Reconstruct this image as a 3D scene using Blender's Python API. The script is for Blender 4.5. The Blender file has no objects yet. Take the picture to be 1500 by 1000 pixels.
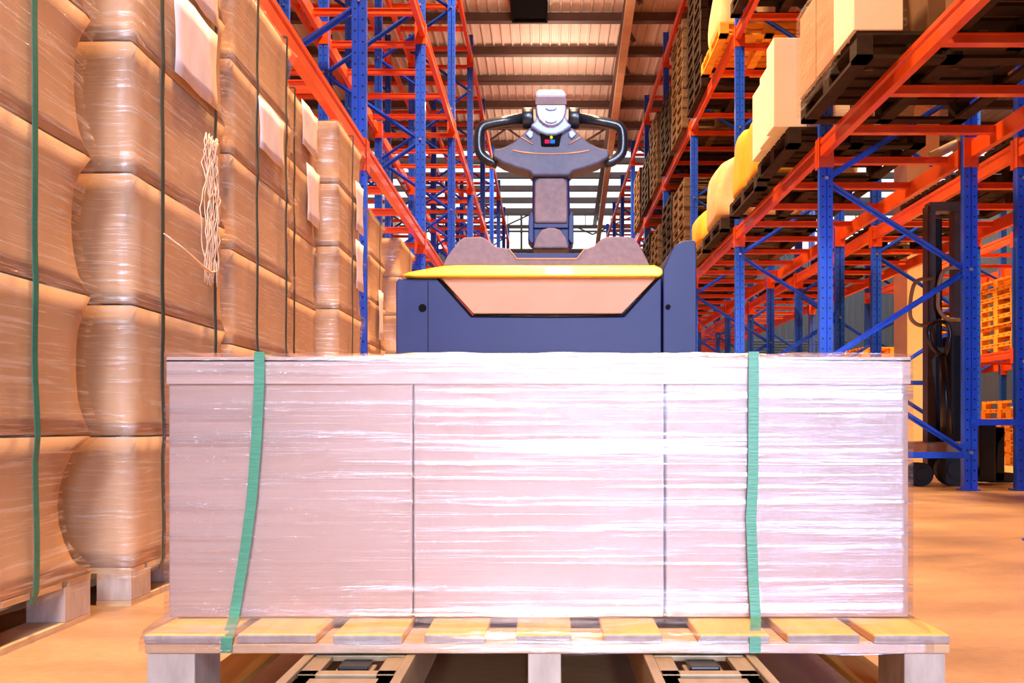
import bpy, bmesh, math, random
from mathutils import Vector, Matrix
R = random.Random(7)
scene = bpy.context.scene
COL = scene.collection
PI = math.pi
H0 = 0.52            # eye height
FPX = 1231.0
VX, VY = 800.0, 622.0
def at(px, py, d):
    """point at distance d (metres along the aisle) for a measured position"""
    return Vector(((px-VX)*d/FPX, d, H0+(VY-py)*d/FPX))

# ------------------------------------------------------------------ materials
def new_mat(name):
    m = bpy.data.materials.new(name); m.use_nodes = True
    nt = m.node_tree; nt.nodes.clear()
    out = nt.nodes.new('ShaderNodeOutputMaterial')
    return m, nt, out
def N(nt, t, **kw):
    n = nt.nodes.new(t)
    for k, v in kw.items():
        if k in n.inputs: n.inputs[k].default_value = v
        else: setattr(n, k, v)
    return n
def ramp(nt, src, stops):
    r = nt.nodes.new('ShaderNodeValToRGB')
    while len(r.color_ramp.elements) > 1: r.color_ramp.elements.remove(r.color_ramp.elements[-1])
    r.color_ramp.elements[0].position = stops[0][0]; r.color_ramp.elements[0].color = tuple(stops[0][1])+(1,)
    for p, c in stops[1:]:
        e = r.color_ramp.elements.new(p); e.color = tuple(c)+(1,)
    nt.links.new(src, r.inputs[0]); return r
def mapped(nt, scale=(1,1,1), rot=(0,0,0)):
    tc = nt.nodes.new('ShaderNodeTexCoord'); mp = nt.nodes.new('ShaderNodeMapping')
    mp.inputs['Scale'].default_value = scale; mp.inputs['Rotation'].default_value = rot
    nt.links.new(tc.outputs['Object'], mp.inputs[0]); return mp.outputs[0]
def simple(name, c1, c2=None, rough=0.5, metal=0.0, scale=6.0, stretch=(1,1,1), bump=0.0, detail=5, spec=0.5, wear=None, coat=0.0):
    m, nt, out = new_mat(name)
    b = N(nt, 'ShaderNodeBsdfPrincipled'); nt.links.new(b.outputs[0], out.inputs[0])
    b.inputs['Roughness'].default_value = rough; b.inputs['Metallic'].default_value = metal
    b.inputs['Specular IOR Level'].default_value = spec
    b.inputs['Coat Weight'].default_value = coat
    if c2 is None: c2 = tuple(min(1, x*0.78) for x in c1)
    no = N(nt, 'ShaderNodeTexNoise', Scale=scale, Detail=detail, Roughness=0.6)
    nt.links.new(mapped(nt, stretch), no.inputs['Vector'])
    r = ramp(nt, no.outputs[0], [(0.3, c2), (0.7, c1)])
    col = r.outputs[0]
    if wear:
        n2 = N(nt, 'ShaderNodeTexNoise', Scale=wear[1], Detail=8, Roughness=0.75)
        nt.links.new(mapped(nt), n2.inputs['Vector'])
        rr = ramp(nt, n2.outputs[0], [(wear[2], (0,0,0)), (wear[2]+0.03, (1,1,1))])
        mx = nt.nodes.new('ShaderNodeMixRGB'); nt.links.new(rr.outputs[0], mx.inputs[0])
        nt.links.new(col, mx.inputs[1]); mx.inputs[2].default_value = tuple(wear[0])+(1,)
        col = mx.outputs[0]
    nt.links.new(col, b.inputs['Base Color'])
    if bump:
        bp = N(nt, 'ShaderNodeBump', Strength=bump, Distance=0.01)
        nt.links.new(no.outputs[0], bp.inputs['Height']); nt.links.new(bp.outputs[0], b.inputs['Normal'])
    return m
def emissive(name, c, s):
    m, nt, out = new_mat(name)
    e = N(nt, 'ShaderNodeEmission', Strength=s); e.inputs[0].default_value = tuple(c)+(1,)
    nt.links.new(e.outputs[0], out.inputs[0]); return m

def film_mat(name, base=0.16, amp=0.6, streak=(1.6, 1.6, 55), rot=(0, 0.05, 0), tint=(0.97, 0.93, 0.93), rough=0.16, bump=0.5, haze=(0.85, 0.78, 0.80), bd=0.012, diff=0.45, dist=.25):
    """stretch film: mostly clear, wrinkled into long creases that catch the light"""
    m, nt, out = new_mat(name)
    v = mapped(nt, streak, rot)
    n1 = N(nt, 'ShaderNodeTexNoise', Scale=1.0, Detail=6, Roughness=0.62, Distortion=dist); nt.links.new(v, n1.inputs['Vector'])
    v2 = mapped(nt, (streak[0]*0.6, streak[1]*0.6, streak[2]*0.42), (rot[0], -rot[1]*2.2, rot[2]))
    n2 = N(nt, 'ShaderNodeTexNoise', Scale=1.0, Detail=7, Roughness=0.7, Distortion=dist); nt.links.new(v2, n2.inputs['Vector'])
    add = N(nt, 'ShaderNodeMath', operation='ADD'); nt.links.new(n1.outputs[0], add.inputs[0]); nt.links.new(n2.outputs[0], add.inputs[1])
    r = ramp(nt, n2.outputs[0], [(0.54, (0,0,0)), (0.74, (1,1,1))])
    r1 = ramp(nt, n1.outputs[0], [(0.55, (0,0,0)), (0.76, (1,1,1))])
    mxm = N(nt, 'ShaderNodeMath', operation='MAXIMUM'); nt.links.new(r.outputs[0], mxm.inputs[0]); nt.links.new(r1.outputs[0], mxm.inputs[1])
    fac = N(nt, 'ShaderNodeMath', operation='MULTIPLY_ADD'); fac.inputs[1].default_value = amp; fac.inputs[2].default_value = base
    nt.links.new(mxm.outputs[0], fac.inputs[0])
    bp = N(nt, 'ShaderNodeBump', Strength=bump, Distance=bd); nt.links.new(add.outputs[0], bp.inputs['Height'])
    tr = N(nt, 'ShaderNodeBsdfTransparent'); tr.inputs[0].default_value = tuple(tint)+(1,)
    gl = N(nt, 'ShaderNodeBsdfGlossy', Roughness=rough); gl.inputs[0].default_value = (0.95, 0.95, 1, 1); nt.links.new(bp.outputs[0], gl.inputs['Normal'])
    df = N(nt, 'ShaderNodeBsdfDiffuse'); df.inputs[0].default_value = tuple(haze)+(1,); nt.links.new(bp.outputs[0], df.inputs['Normal'])
    m1 = N(nt, 'ShaderNodeMixShader'); m1.inputs[0].default_value = diff
    nt.links.new(gl.outputs[0], m1.inputs[1]); nt.links.new(df.outputs[0], m1.inputs[2])
    mx = N(nt, 'ShaderNodeMixShader'); nt.links.new(fac.outputs[0], mx.inputs[0])
    nt.links.new(tr.outputs[0], mx.inputs[1]); nt.links.new(m1.outputs[0], mx.inputs[2])
    nt.links.new(mx.outputs[0], out.inputs[0]); return m

def rack_blue(name, c, holes=True):
    m, nt, out = new_mat(name)
    b = N(nt, 'ShaderNodeBsdfPrincipled', Roughness=0.34); b.inputs['Coat Weight'].default_value = 0.25
    nt.links.new(b.outputs[0], out.inputs[0])
    no = N(nt, 'ShaderNodeTexNoise', Scale=9.0, Detail=8, Roughness=0.7); nt.links.new(mapped(nt, (1,1,.5)), no.inputs['Vector'])
    r = ramp(nt, no.outputs[0], [(0.3, tuple(x*0.7 for x in c)), (0.6, c), (0.76, c), (0.8, (0.35, 0.4, 0.55))])
    if not holes:
        nt.links.new(r.outputs[0], b.inputs['Base Color']); return m
    tc = nt.nodes.new('ShaderNodeTexCoord'); sp = nt.nodes.new('ShaderNodeSeparateXYZ'); nt.links.new(tc.outputs['Object'], sp.inputs[0])
    ax = N(nt, 'ShaderNodeMath', operation='ABSOLUTE'); nt.links.new(sp.outputs[0], ax.inputs[0])
    dx = N(nt, 'ShaderNodeMath', operation='SUBTRACT'); nt.links.new(ax.outputs[0], dx.inputs[0]); dx.inputs[1].default_value = 0.028
    md = N(nt, 'ShaderNodeMath', operation='PINGPONG'); nt.links.new(sp.outputs[2], md.inputs[0]); md.inputs[1].default_value = 0.04
    cb = nt.nodes.new('ShaderNodeCombineXYZ'); nt.links.new(dx.outputs[0], cb.inputs[0]); nt.links.new(md.outputs[0], cb.inputs[1])
    ln = N(nt, 'ShaderNodeVectorMath', operation='LENGTH'); nt.links.new(cb.outputs[0], ln.inputs[0])
    lt = N(nt, 'ShaderNodeMath', operation='LESS_THAN'); nt.links.new(ln.outputs['Value'], lt.inputs[0]); lt.inputs[1].default_value = 0.0075
    mx = nt.nodes.new('ShaderNodeMixRGB'); nt.links.new(lt.outputs[0], mx.inputs[0]); nt.links.new(r.outputs[0], mx.inputs[1]); mx.inputs[2].default_value = (0.005, 0.006, 0.02, 1)
    nt.links.new(mx.outputs[0], b.inputs['Base Color']); return m

M = {}
M['blue'] = rack_blue('rack_blue', (0.014, 0.115, 1.0))
M['blue_plain'] = rack_blue('rack_blue_plain', (0.014, 0.115, 1.0), holes=False)
M['orange'] = simple('rack_orange', (0.84, 0.105, 0.008), (0.72, 0.075, 0.007), 0.38, scale=5, wear=((0.5, 0.25, 0.15), 9, 0.72), coat=0.2)
M['card'] = simple('cardboard', (0.60, 0.42, 0.29), (0.46, 0.30, 0.19), 0.8, scale=3, stretch=(1,1,.6), bump=0.05, spec=0.2)
M['card_pale'] = simple('pale_cardboard', (0.60, 0.42, 0.35), (0.50, 0.34, 0.27), 0.75, scale=2.5, stretch=(.6,1,2.2), bump=0.03, spec=0.2)
M['card_cap'] = simple('card_cap', (0.72, 0.55, 0.47), (0.60, 0.43, 0.35), 0.75, scale=3, stretch=(.5,1,4), bump=0.04, spec=0.2)
M['card_white'] = simple('white_cardboard', (0.96, 0.92, 0.82), (0.90, 0.84, 0.72), 0.7, scale=3, spec=0.2)
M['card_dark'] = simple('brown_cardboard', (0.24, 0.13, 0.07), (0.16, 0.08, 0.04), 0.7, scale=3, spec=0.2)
M['paper'] = simple('paper', (0.86, 0.76, 0.76), (0.72, 0.60, 0.60), 0.6, scale=14, stretch=(1,1,.5))
M['sack'] = simple('woven_sack', (0.86, 0.66, 0.38), (0.72, 0.50, 0.24), 0.6, scale=7, bump=0.4, spec=0.2)
M['sack_yellow'] = simple('yellow_sack', (0.92, 0.56, 0.06), (0.80, 0.42, 0.04), 0.6, scale=5, bump=0.3, spec=0.2)
def wood(name, c1, c2, stretch, bump=.15, rough=.75):
    return simple(name, c1, c2, rough, scale=3.0, stretch=stretch, bump=bump, detail=8, spec=0.2)
M['wood_y'] = wood('pale_wood_lengthwise', (0.86, 0.54, 0.16), (0.70, 0.40, 0.10), (14, 1, 14))
M['wood_x'] = wood('pale_wood_crosswise', (0.72, 0.46, 0.26), (0.50, 0.29, 0.16), (1, 14, 14))
M['wood_end'] = wood('board_end_grain', (0.50, 0.38, 0.34), (0.34, 0.25, 0.22), (20, 20, 6))
M['wood_block'] = wood('wood_block', (0.62, 0.50, 0.42), (0.42, 0.32, 0.26), (12, 12, 3))
M['wood_old'] = wood('old_pallet_wood', (0.74, 0.52, 0.30), (0.52, 0.33, 0.18), (2, 3, 20))
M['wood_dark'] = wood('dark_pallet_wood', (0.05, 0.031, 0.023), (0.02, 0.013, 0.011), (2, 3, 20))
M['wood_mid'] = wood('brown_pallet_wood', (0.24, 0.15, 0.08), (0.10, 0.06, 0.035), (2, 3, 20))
M['wood_orange'] = wood('orange_pallet_wood', (0.95, 0.50, 0.07), (0.75, 0.32, 0.04), (2, 3, 20))
M['strap_green'] = simple('green_strap', (0.10, 0.34, 0.20), (0.07, 0.26, 0.15), 0.35, scale=30, stretch=(1,1,8), bump=.2)
M['strap_dark'] = simple('dark_strap', (0.035, 0.06, 0.045), (0.02, 0.04, 0.03), 0.4, scale=40, stretch=(1,1,5))
M['strap_teal'] = simple('teal_strap', (0.03, 0.20, 0.14), (0.02, 0.14, 0.10), 0.4, scale=40, stretch=(1,1,5))
M['navy'] = simple('truck_navy', (0.019, 0.024, 0.098), (0.014, 0.018, 0.076), 0.5, scale=4, spec=0.3, wear=((0.20, 0.22, 0.34), 13, 0.735), bump=.03)
M['tan'] = simple('truck_tan_lit', (0.56, 0.26, 0.135), (0.46, 0.20, 0.10), 0.5, spec=0.3, scale=2.5, wear=((0.82, 0.55, 0.40), 12, 0.74))  # orange light on the pale front panel is put into this tan
M['yellow'] = simple('truck_yellow', (0.95, 0.62, 0.01), (0.88, 0.50, 0.01), 0.35, scale=3, coat=.3)
M['taupe'] = simple('truck_taupe', (0.25, 0.155, 0.15), (0.19, 0.115, 0.11), 0.65, spec=.25, scale=60, bump=.15)
M['slate'] = simple('truck_slate', (0.10, 0.085, 0.125), (0.075, 0.063, 0.095), 0.5, spec=.3, scale=50, bump=.08)
M['black'] = simple('black_plastic', (0.012, 0.013, 0.018), (0.008, 0.009, 0.012), 0.28, scale=8)
M['black_rubber'] = simple('black_rubber', (0.02, 0.02, 0.024), (0.012, 0.012, 0.014), 0.55, scale=20)
M['white_pl'] = simple('white_plastic', (0.52, 0.48, 0.58), (0.46, 0.43, 0.52), 0.35, scale=5)
M['blue_pl'] = simple('light_blue_plastic', (0.24, 0.30, 0.55), (0.20, 0.25, 0.48), 0.35, scale=5)
M['groove'] = simple('dark_groove', (0.008, 0.006, 0.006), None, 0.9, spec=0.05)
M['steel'] = simple('fork_steel', (0.46, 0.33, 0.20), (0.30, 0.21, 0.13), 0.42, 0.35, scale=8, stretch=(3,.6,3), bump=.1, wear=((0.12, 0.09, 0.07), 10, 0.68))
M['bolt'] = simple('bolt_steel', (0.6, 0.6, 0.62), None, 0.3, 0.9)
M['red_led'] = emissive('red_led', (1.0, 0.02, 0.10), 1.1)
M['blue_led'] = emissive('blue_led', (0.02, 0.22, 1.0), 1.1)
M['yellow_led'] = emissive('yellow_led', (0.9, 0.85, 0.02), 1.0)
M['cream'] = simple('cream_paint', (0.86, 0.72, 0.50), (0.80, 0.66, 0.44), 0.6, scale=2)
M['beige_rail'] = simple('beige_rail', (0.42, 0.30, 0.17), (0.30, 0.20, 0.11), 0.45, scale=6)
M['mast'] = simple('mast_paint', (0.10, 0.07, 0.05), (0.06, 0.045, 0.03), 0.4, scale=6)
M['purlin'] = simple('purlin_steel', (0.16, 0.10, 0.085), (0.12, 0.075, 0.06), 0.6, scale=3)
M['roof'] = simple('roof_sheet', (0.80, 0.66, 0.58), (0.70, 0.56, 0.48), 0.55, scale=2.0, stretch=(6, .4, 1))
M['tan_beam'] = simple('tan_beam', (0.66, 0.38, 0.20), (0.55, 0.30, 0.15), 0.6, scale=3)
M['clad'] = simple('wall_cladding', (0.40, 0.44, 0.48), (0.34, 0.38, 0.42), 0.5, scale=2, stretch=(6,6,.4))
M['clad_warm'] = simple('wall_warm', (0.42, 0.34, 0.28), (0.36, 0.28, 0.22), 0.6, scale=2, stretch=(6,6,.4))
M['sky_sheet'] = emissive('translucent_sheet', (0.80, 0.90, 1.0), 1.15)
M['day_glass'] = emissive('daylit_glass', (0.86, 0.95, 1.0), 1.6)
M['lamp'] = emissive('lamp_lens', (1.0, 0.72, 0.40), 6.0)
M['film'] = film_mat('stretch_film', 0.085, 0.74, (2.0, 2.0, 170), (0, 0.065, 0), bump=1.0, rough=0.07, bd=0.0012, diff=0.27, dist=.12)
M['tail'] = simple('gathered_film', (0.85, 0.62, 0.42), (0.72, 0.48, 0.30), 0.25, scale=40, spec=.8)
M['film_side'] = film_mat('stretch_film_stack', 0.05, 0.62, (7, 4.0, 120), (0.42, 0.0, 0), tint=(1.0, 0.93, 0.85), haze=(1.0, 0.90, 0.82), bump=1.0, rough=0.14, bd=.0022, diff=.6)

def floor_mat():
    m, nt, out = new_mat('concrete_floor')
    b = N(nt, 'ShaderNodeBsdfPrincipled', Roughness=0.42); nt.links.new(b.outputs[0], out.inputs[0])
    n1 = N(nt, 'ShaderNodeTexNoise', Scale=0.9, Detail=9, Roughness=0.65); nt.links.new(mapped(nt, (1, 2.2, 1)), n1.inputs['Vector'])
    n2 = N(nt, 'ShaderNodeTexNoise', Scale=26.0, Detail=8, Roughness=0.8); nt.links.new(mapped(nt, (1, 2.5, 1)), n2.inputs['Vector'])
    r1 = ramp(nt, n1.outputs[0], [(0.3, (0.26, 0.15, 0.085)), (0.5, (0.44, 0.26, 0.14)), (0.72, (0.58, 0.35, 0.18))])
    r2 = ramp(nt, n2.outputs[0], [(0.35, (0.74, 0.70, 0.66)), (0.6, (1, 1, 1))])
    mx = nt.nodes.new('ShaderNodeMixRGB'); mx.blend_type = 'MULTIPLY'; mx.inputs[0].default_value = 0.7
    nt.links.new(r1.outputs[0], mx.inputs[1]); nt.links.new(r2.outputs[0], mx.inputs[2]); nt.links.new(mx.outputs[0], b.inputs['Base Color'])
    rr = N(nt, 'ShaderNodeMapRange'); nt.links.new(n1.outputs[0], rr.inputs[0]); rr.inputs[3].default_value = 0.3; rr.inputs[4].default_value = 0.6
    nt.links.new(rr.outputs[0], b.inputs['Roughness'])
    bp = N(nt, 'ShaderNodeBump', Strength=0.25, Distance=0.004); nt.links.new(n2.outputs[0], bp.inputs['Height']); nt.links.new(bp.outputs[0], b.inputs['Normal'])
    return m
M['floor'] = floor_mat()

# ------------------------------------------------------------------ geometry helpers
class MB:
    def __init__(s): s.bm = bmesh.new()
    def box(s, x0, x1, y0, y1, z0, z1, mi=0):
        vs = [s.bm.verts.new(p) for p in ((x0,y0,z0),(x1,y0,z0),(x1,y1,z0),(x0,y1,z0),(x0,y0,z1),(x1,y0,z1),(x1,y1,z1),(x0,y1,z1))]
        for f in ((0,3,2,1),(4,5,6,7),(0,1,5,4),(1,2,6,5),(2,3,7,6),(3,0,4,7)):
            s.bm.faces.new([vs[i] for i in f]).material_index = mi
        return s
    def prism(s, poly, a0, a1, axis='y', mi=0):
        """polygon extruded along an axis: 'y' takes (x,z), 'z' takes (x,y), 'x' takes (y,z)"""
        def P(p, a): return {'y': (p[0], a, p[1]), 'z': (p[0], p[1], a), 'x': (a, p[0], p[1])}[axis]
        A = [s.bm.verts.new(P(p, a0)) for p in poly]; B = [s.bm.verts.new(P(p, a1)) for p in poly]
        n = len(poly)
        fs = [s.bm.faces.new(A), s.bm.faces.new(list(reversed(B)))]
        for i in range(n): fs.append(s.bm.faces.new([A[i], B[i], B[(i+1)%n], A[(i+1)%n]]))
        for f in fs: f.material_index = mi
        return s
    def bar(s, p, q, w, h, up=Vector((0,1,0)), mi=0):
        p, q = Vector(p), Vector(q); d = (q-p).normalized()
        a = d.cross(up)
        if a.length < 1e-4: a = d.cross(Vector((1,0,0)))
        a.normalize(); b = a.cross(d).normalized()
        vs = []
        for c in (p, q):
            for (i, j) in ((-1,-1),(1,-1),(1,1),(-1,1)): vs.append(s.bm.verts.new(c+a*(i*w/2)+b*(j*h/2)))
        for f in ((3,2,1,0),(4,5,6,7),(0,1,5,4),(1,2,6,5),(2,3,7,6),(3,0,4,7)):
            s.bm.faces.new([vs[i] for i in f]).material_index = mi
        return s
    def tube(s, pts, r, n=12, closed=False, mi=0, caps=True):
        pts = [Vector(p) for p in pts]; rings = []; L = len(pts); prev = None
        for i, p in enumerate(pts):
            if closed: d = (pts[(i+1)%L]-pts[i-1]).normalized()
            else: d = (pts[min(i+1, L-1)]-pts[max(i-1, 0)]).normalized()
            a = d.orthogonal().normalized() if prev is None else (prev-d*prev.dot(d)).normalized()
            prev = a; b = d.cross(a)
            rr = r[i] if isinstance(r, (list, tuple)) else r
            rings.append([s.bm.verts.new(p+(a*math.cos(t)+b*math.sin(t))*rr) for t in [2*PI*k/n for k in range(n)]])
        for i in range(L if closed else L-1):
            A, B = rings[i], rings[(i+1)%L]
            for k in range(n):
                f = s.bm.faces.new([A[k], A[(k+1)%n], B[(k+1)%n], B[k]]); f.smooth = True; f.material_index = mi
        if caps and not closed:
            s.bm.faces.new(list(reversed(rings[0]))).material_index = mi; s.bm.faces.new(rings[-1]).material_index = mi
        return s
    def cyl(s, p, q, r, n=20, mi=0): return s.tube([p, q], r, n, mi=mi)
    def build(s, name, mat, parent=None, bevel=0.0, loc=None, smooth=False, subsurf=0, seg=2):
        bmesh.ops.recalc_face_normals(s.bm, faces=s.bm.faces)
        me = bpy.data.meshes.new(name); s.bm.to_mesh(me); s.bm.free()
        for m in (mat if isinstance(mat, (list, tuple)) else [mat]): me.materials.append(m)
        o = bpy.data.objects.new(name, me); COL.objects.link(o)
        if parent: o.parent = parent
        if loc is not None: o.location = loc
        if smooth:
            for p in me.polygons: p.use_smooth = True
        if bevel:
            b = o.modifiers.new('bevel', 'BEVEL'); b.width = bevel; b.segments = seg; b.limit_method = 'ANGLE'; b.angle_limit = 0.7
            if seg > 2:
                for p in me.polygons: p.use_smooth = True
                b.harden_normals = True
        if subsurf:
            u = o.modifiers.new('sub', 'SUBSURF'); u.levels = u.render_levels = subsurf
        return o
def arc(pts, r, n=6):
    """round the corners of a 3-D polyline"""
    pts = [Vector(p) for p in pts]; out = [pts[0]]
    for i in range(1, len(pts)-1):
        a, b, c = pts[i-1], pts[i], pts[i+1]
        u = (a-b); v = (c-b); k = min(r, u.length*.48, v.length*.48)
        p0 = b+u.normalized()*k; p1 = b+v.normalized()*k
        for j in range(n+1):
            t = j/n; out.append(p0*(1-t)**2+b*2*t*(1-t)+p1*t*t)
    out.append(pts[-1]); return out
def tag(o, label, cat, group=None, kind=None):
    if label: 
        o['label'] = label
        if not 4 <= len(label.split()) <= 16: print('LABEL LEN', len(label.split()), label)
    if cat: o['category'] = cat
    if group: o['group'] = group
    if kind: o['kind'] = kind
    return o
def empty(name, loc=(0,0,0), label=None, cat=None, group=None, rz=0):
    o = bpy.data.objects.new(name, None); COL.objects.link(o); o.location = loc; o.rotation_euler.z = rz; o.empty_display_size = .1
    return tag(o, label, cat, group)
def struct(o): o['kind'] = 'structure'; return o
def dup(o, parent=None, loc=None, name=None):
    c = o.copy(); COL.objects.link(c); c.parent = parent
    for k in ('label',):
        if k in c.keys() and parent is None: del c[k]
    if loc is not None: c.location = loc
    return c
def dup_tree(o, loc, label, group=None):
    c = o.copy(); COL.objects.link(c); c.location = loc; c['label'] = label
    if group: c['group'] = group
    for ch in list(o.children):
        d = ch.copy(); COL.objects.link(d); d.parent = c
        for g in list(ch.children):
            e = g.copy(); COL.objects.link(e); e.parent = d
    return c
ORD = ['lowest', 'second', 'third', 'fourth', 'fifth', 'sixth', 'seventh', 'eighth', 'ninth', 'tenth', 'eleventh', 'twelfth', 'thirteenth']
NUM = ['first', 'second', 'third', 'fourth', 'fifth', 'sixth', 'seventh', 'eighth', 'ninth', 'tenth']

# ------------------------------------------------------------------ the building
HR = 9.0; YE = 34.0; YB = -9.0; XL, XR = -15.0, 15.0
struct(MB().box(XL, XR, YB, YE, -0.2, 0).build('floor', M['floor']))
def ribbed_roof():
    prof = []; x = XL
    while x < XR-0.001:
        prof += [(x, HR+.05), (x+.15, HR+.05), (x+.165, HR+.012), (x+.195, HR+.012)]
        x += .21
    prof.append((XR, HR+.05))
    return prof
def roof_part(y0, y1, name, mat):
    b = MB(); pr = ribbed_roof()
    lo0 = [b.bm.verts.new((x, y0, z)) for x, z in pr]; lo1 = [b.bm.verts.new((x, y1, z)) for x, z in pr]
    hi0 = [b.bm.verts.new((x, y0, z+.05)) for x, z in pr]; hi1 = [b.bm.verts.new((x, y1, z+.05)) for x, z in pr]
    for i in range(len(pr)-1):
        b.bm.faces.new([lo0[i], lo0[i+1], lo1[i+1], lo1[i]]); b.bm.faces.new([hi0[i], hi1[i], hi1[i+1], hi0[i+1]])
    return struct(b.build(name, mat))
roof_part(YB, 26.2, 'ceiling', M['roof'])
roof_part(26.2, YE, 'window_1', M['sky_sheet'])
# end wall: ribbed cladding below a daylit band
b = MB(); prof = []; x = XL
while x < XR-.001: prof += [(x, YE), (x+.13, YE), (x+.15, YE-.04), (x+.23, YE-.04), (x+.25, YE)]; x += .25
pr = [p for i, p in enumerate(prof) if i == 0 or abs(p[0]-prof[i-1][0]) > 1e-6]
b.prism(pr+[(XR, YE+.2), (XL, YE+.2)], 0, 7.55, 'z'); struct(b.build('wall_far', M['clad']))
struct(MB().box(XL, XR, YE+.02, YE+.1, 7.55, HR+.1).build('window_2', M['day_glass']))
b = MB()
for k in range(16): b.box(XL+2*k-.04, XL+2*k+.04, YE-.06, YE+.02, 7.55, HR)
b.box(XL, XR, YE-.1, YE+.02, 7.5, 7.62); b.box(XL, XR, YE-.1, YE+.02, 8.3, 8.36)
struct(b.build('trim_1', M['purlin']))
struct(MB().box(XL-.2, XL, YB, YE, 0, HR+.1).build('wall_left', M['clad_warm']))
struct(MB().box(XR, XR+.2, YB, YE, 0, HR+.1).build('wall_right', M['clad_warm']))
# roller door in the far wall
b = MB(); z = 0
while z < 3.9: b.prism([(YE-.05, z), (YE-.1, z+.03), (YE-.1, z+.08), (YE-.05, z+.11)], 8.1, 12.1, 'x'); z += .11
struct(b.build('door_1', M['clad']))
n = 2
for k in range(-14, 11):
    y = 17.35+1.565*k
    if y > YE-.3 or y < YB+.5: continue
    b = MB(); b.box(XL, XR, y-.045, y+.045, HR-.17, HR+.012); b.box(XL, XR, y-.1, y+.045, HR-.19, HR-.17)
    struct(b.build('trim_%d' % n, M['purlin'])); n += 1
# longitudinal rafter with flange braces, truss chords and rods
b = MB()
b.bar((1.42, 10, HR-.32), (1.95, YE, HR-.32), .02, .30, Vector((0,0,1)).cross(Vector((0,1,0))).cross(Vector((0,1,0))) if False else Vector((0,0,1)))
b.bar((1.42, 10, HR-.48), (1.95, YE, HR-.48), .16, .02, Vector((0,0,1)))
for k in range(-4, 11):
    y = 17.35+1.565*k
    if y > YE-.3: continue
    xx = 1.42+(y-10)*(.53/24)
    b.bar((xx, y-.05, HR-.2), (xx+.22, y-.1, HR-.62), .09, .05, Vector((0,1,0)))
struct(b.build('trim_%d' % n, M['purlin'])); n += 1
def xrods(y, x0, x1, z0, z1):
    b = MB(); b.bar((x0, y, z0), (x1, y, z1), .05, .05); b.bar((x0, y+.05, z1), (x1, y+.05, z0), .05, .05); return b
for (y, segs) in ((23.6, ((-2.4, 0.2), (0.2, 3.2))), (32.6, ((-6, -2.3), (-2.3, 1.8), (1.8, 6)))):
    b = MB()
    for (xa, xb) in segs:
        xm = (xa+xb)/2
        b.bar((xa, y, HR-1.1), (xm, y, HR-.15), .05, .05); b.bar((xm, y, HR-.15), (xb, y, HR-1.1), .05, .05)
    if y > 30:
        b.box(XL, XR, y-.06, y+.06, HR-.86, HR-.74); b.box(XL, XR, y-.06, y+.06, HR-.36, HR-.28)
        for k in range(60): b.box(XL+.5*k, XL+.5*k+.03, y-.02, y+.02, HR-.75, HR-.3)
    struct(b.build('trim_%d' % n, M['purlin'])); n += 1
b = MB()
for (xa, xb) in ((-5.5, -2.2), (-2.2, 1.9), (1.9, 6)):
    b.bar((xa, YE-.25, 3.5), (xb, YE-.25, 7.3), .06, .06); b.bar((xa, YE-.33, 7.3), (xb, YE-.33, 3.5), .06, .06)
struct(b.build('trim_%d' % n, simple('pale_rod', (.7,.72,.75), None, .5)))
o = MB().bar(Vector((1.40, 10, 8.45)), Vector((2.07, YE-.1, 7.8)), .16, .16, Vector((0,0,1))).build('cable_duct', M['tan_beam'])
tag(o, 'long tan duct hanging under the roof along the aisle', 'duct')
b = MB(); b.box(-.67, .0, 15.9, 17.25, HR-.18, HR-.02); b.box(-.70, .03, 15.87, 15.93, HR-.22, HR); b.box(-.70, .03, 17.22, 17.28, HR-.22, HR); b.box(-.70, -.66, 15.9, 17.25, HR-.22, HR); b.box(-.01, .03, 15.9, 17.25, HR-.22, HR)
o = b.build('roof_vent', M['groove']); tag(o, 'black rectangular vent box set in the roof above the aisle', 'vent')
for (x, w, lab) in ((3.99, .66, 'cream painted square building column rising behind the right-hand racks'), (-5.82, .55, 'cream painted building column seen through the left-hand racks')):
    b = MB(); b.box(-w/2, w/2, -w/2, w/2, 0, HR+.01)
    tag(b.build('building_column', M['cream'], loc=(x, 31.45, 0), bevel=.01), lab, 'column')
b = MB(); b.box(-.24, .24, -.24, .24, 0, HR+.01)
tag(b.build('building_column', M['cream'], loc=(5.55, 12.6, 0), bevel=.01), 'cream building column lit brightly in the next aisle behind the stacker', 'column')

# ------------------------------------------------------------------ pallet racking
CW, CD = 0.105, 0.085     # upright section
UP_TOP = 7.6
def make_upright(h):
    w, d = CW/2, CD/2
    sec = [(-w,-d),(-.008,-d),(-.005,-d+.012),(.005,-d+.012),(.008,-d),(w,-d),(w,d*.2),(w-.012,d*.35),(w-.012,d),(-w+.012,d),(-w+.012,d*.35),(-w,d*.2)]
    b = MB(); b.prism(sec, 0, h, 'z'); b.box(-.07, .07, -.06, .06, 0, .012)
    return b
def beam_mesh(L, side):
    """beam along +y; side=+1/-1 tells which x face looks outward"""
    b = MB(); s = side
    y0, y1 = CD/2+.008, L-CD/2-.008
    sec = [(s*.052, .08), (s*.052, .15), (s*.040, .165), (s*.052, .18), (s*.052, .21), (0, .21), (0, .195), (-s*.0, .08)]
    b.prism(sec, y0, y1, 'y')
    for (ya, yb) in ((y0-.007, y0), (y1, y1+.007)): b.box(-CW/2-.004, CW/2+.004, ya, yb, 0, .235)
    # clip on the outward face of the column, a tab that hooks over it
    b.box(min(s*CW/2, s*(CW/2+.006)), max(s*CW/2, s*(CW/2+.006)), y0-.045, y0, 0, .235)
    b.box(min(s*CW/2, s*(CW/2+.006)), max(s*CW/2, s*(CW/2+.006)), y1, y1+.045, 0, .235)
    return b
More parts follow.
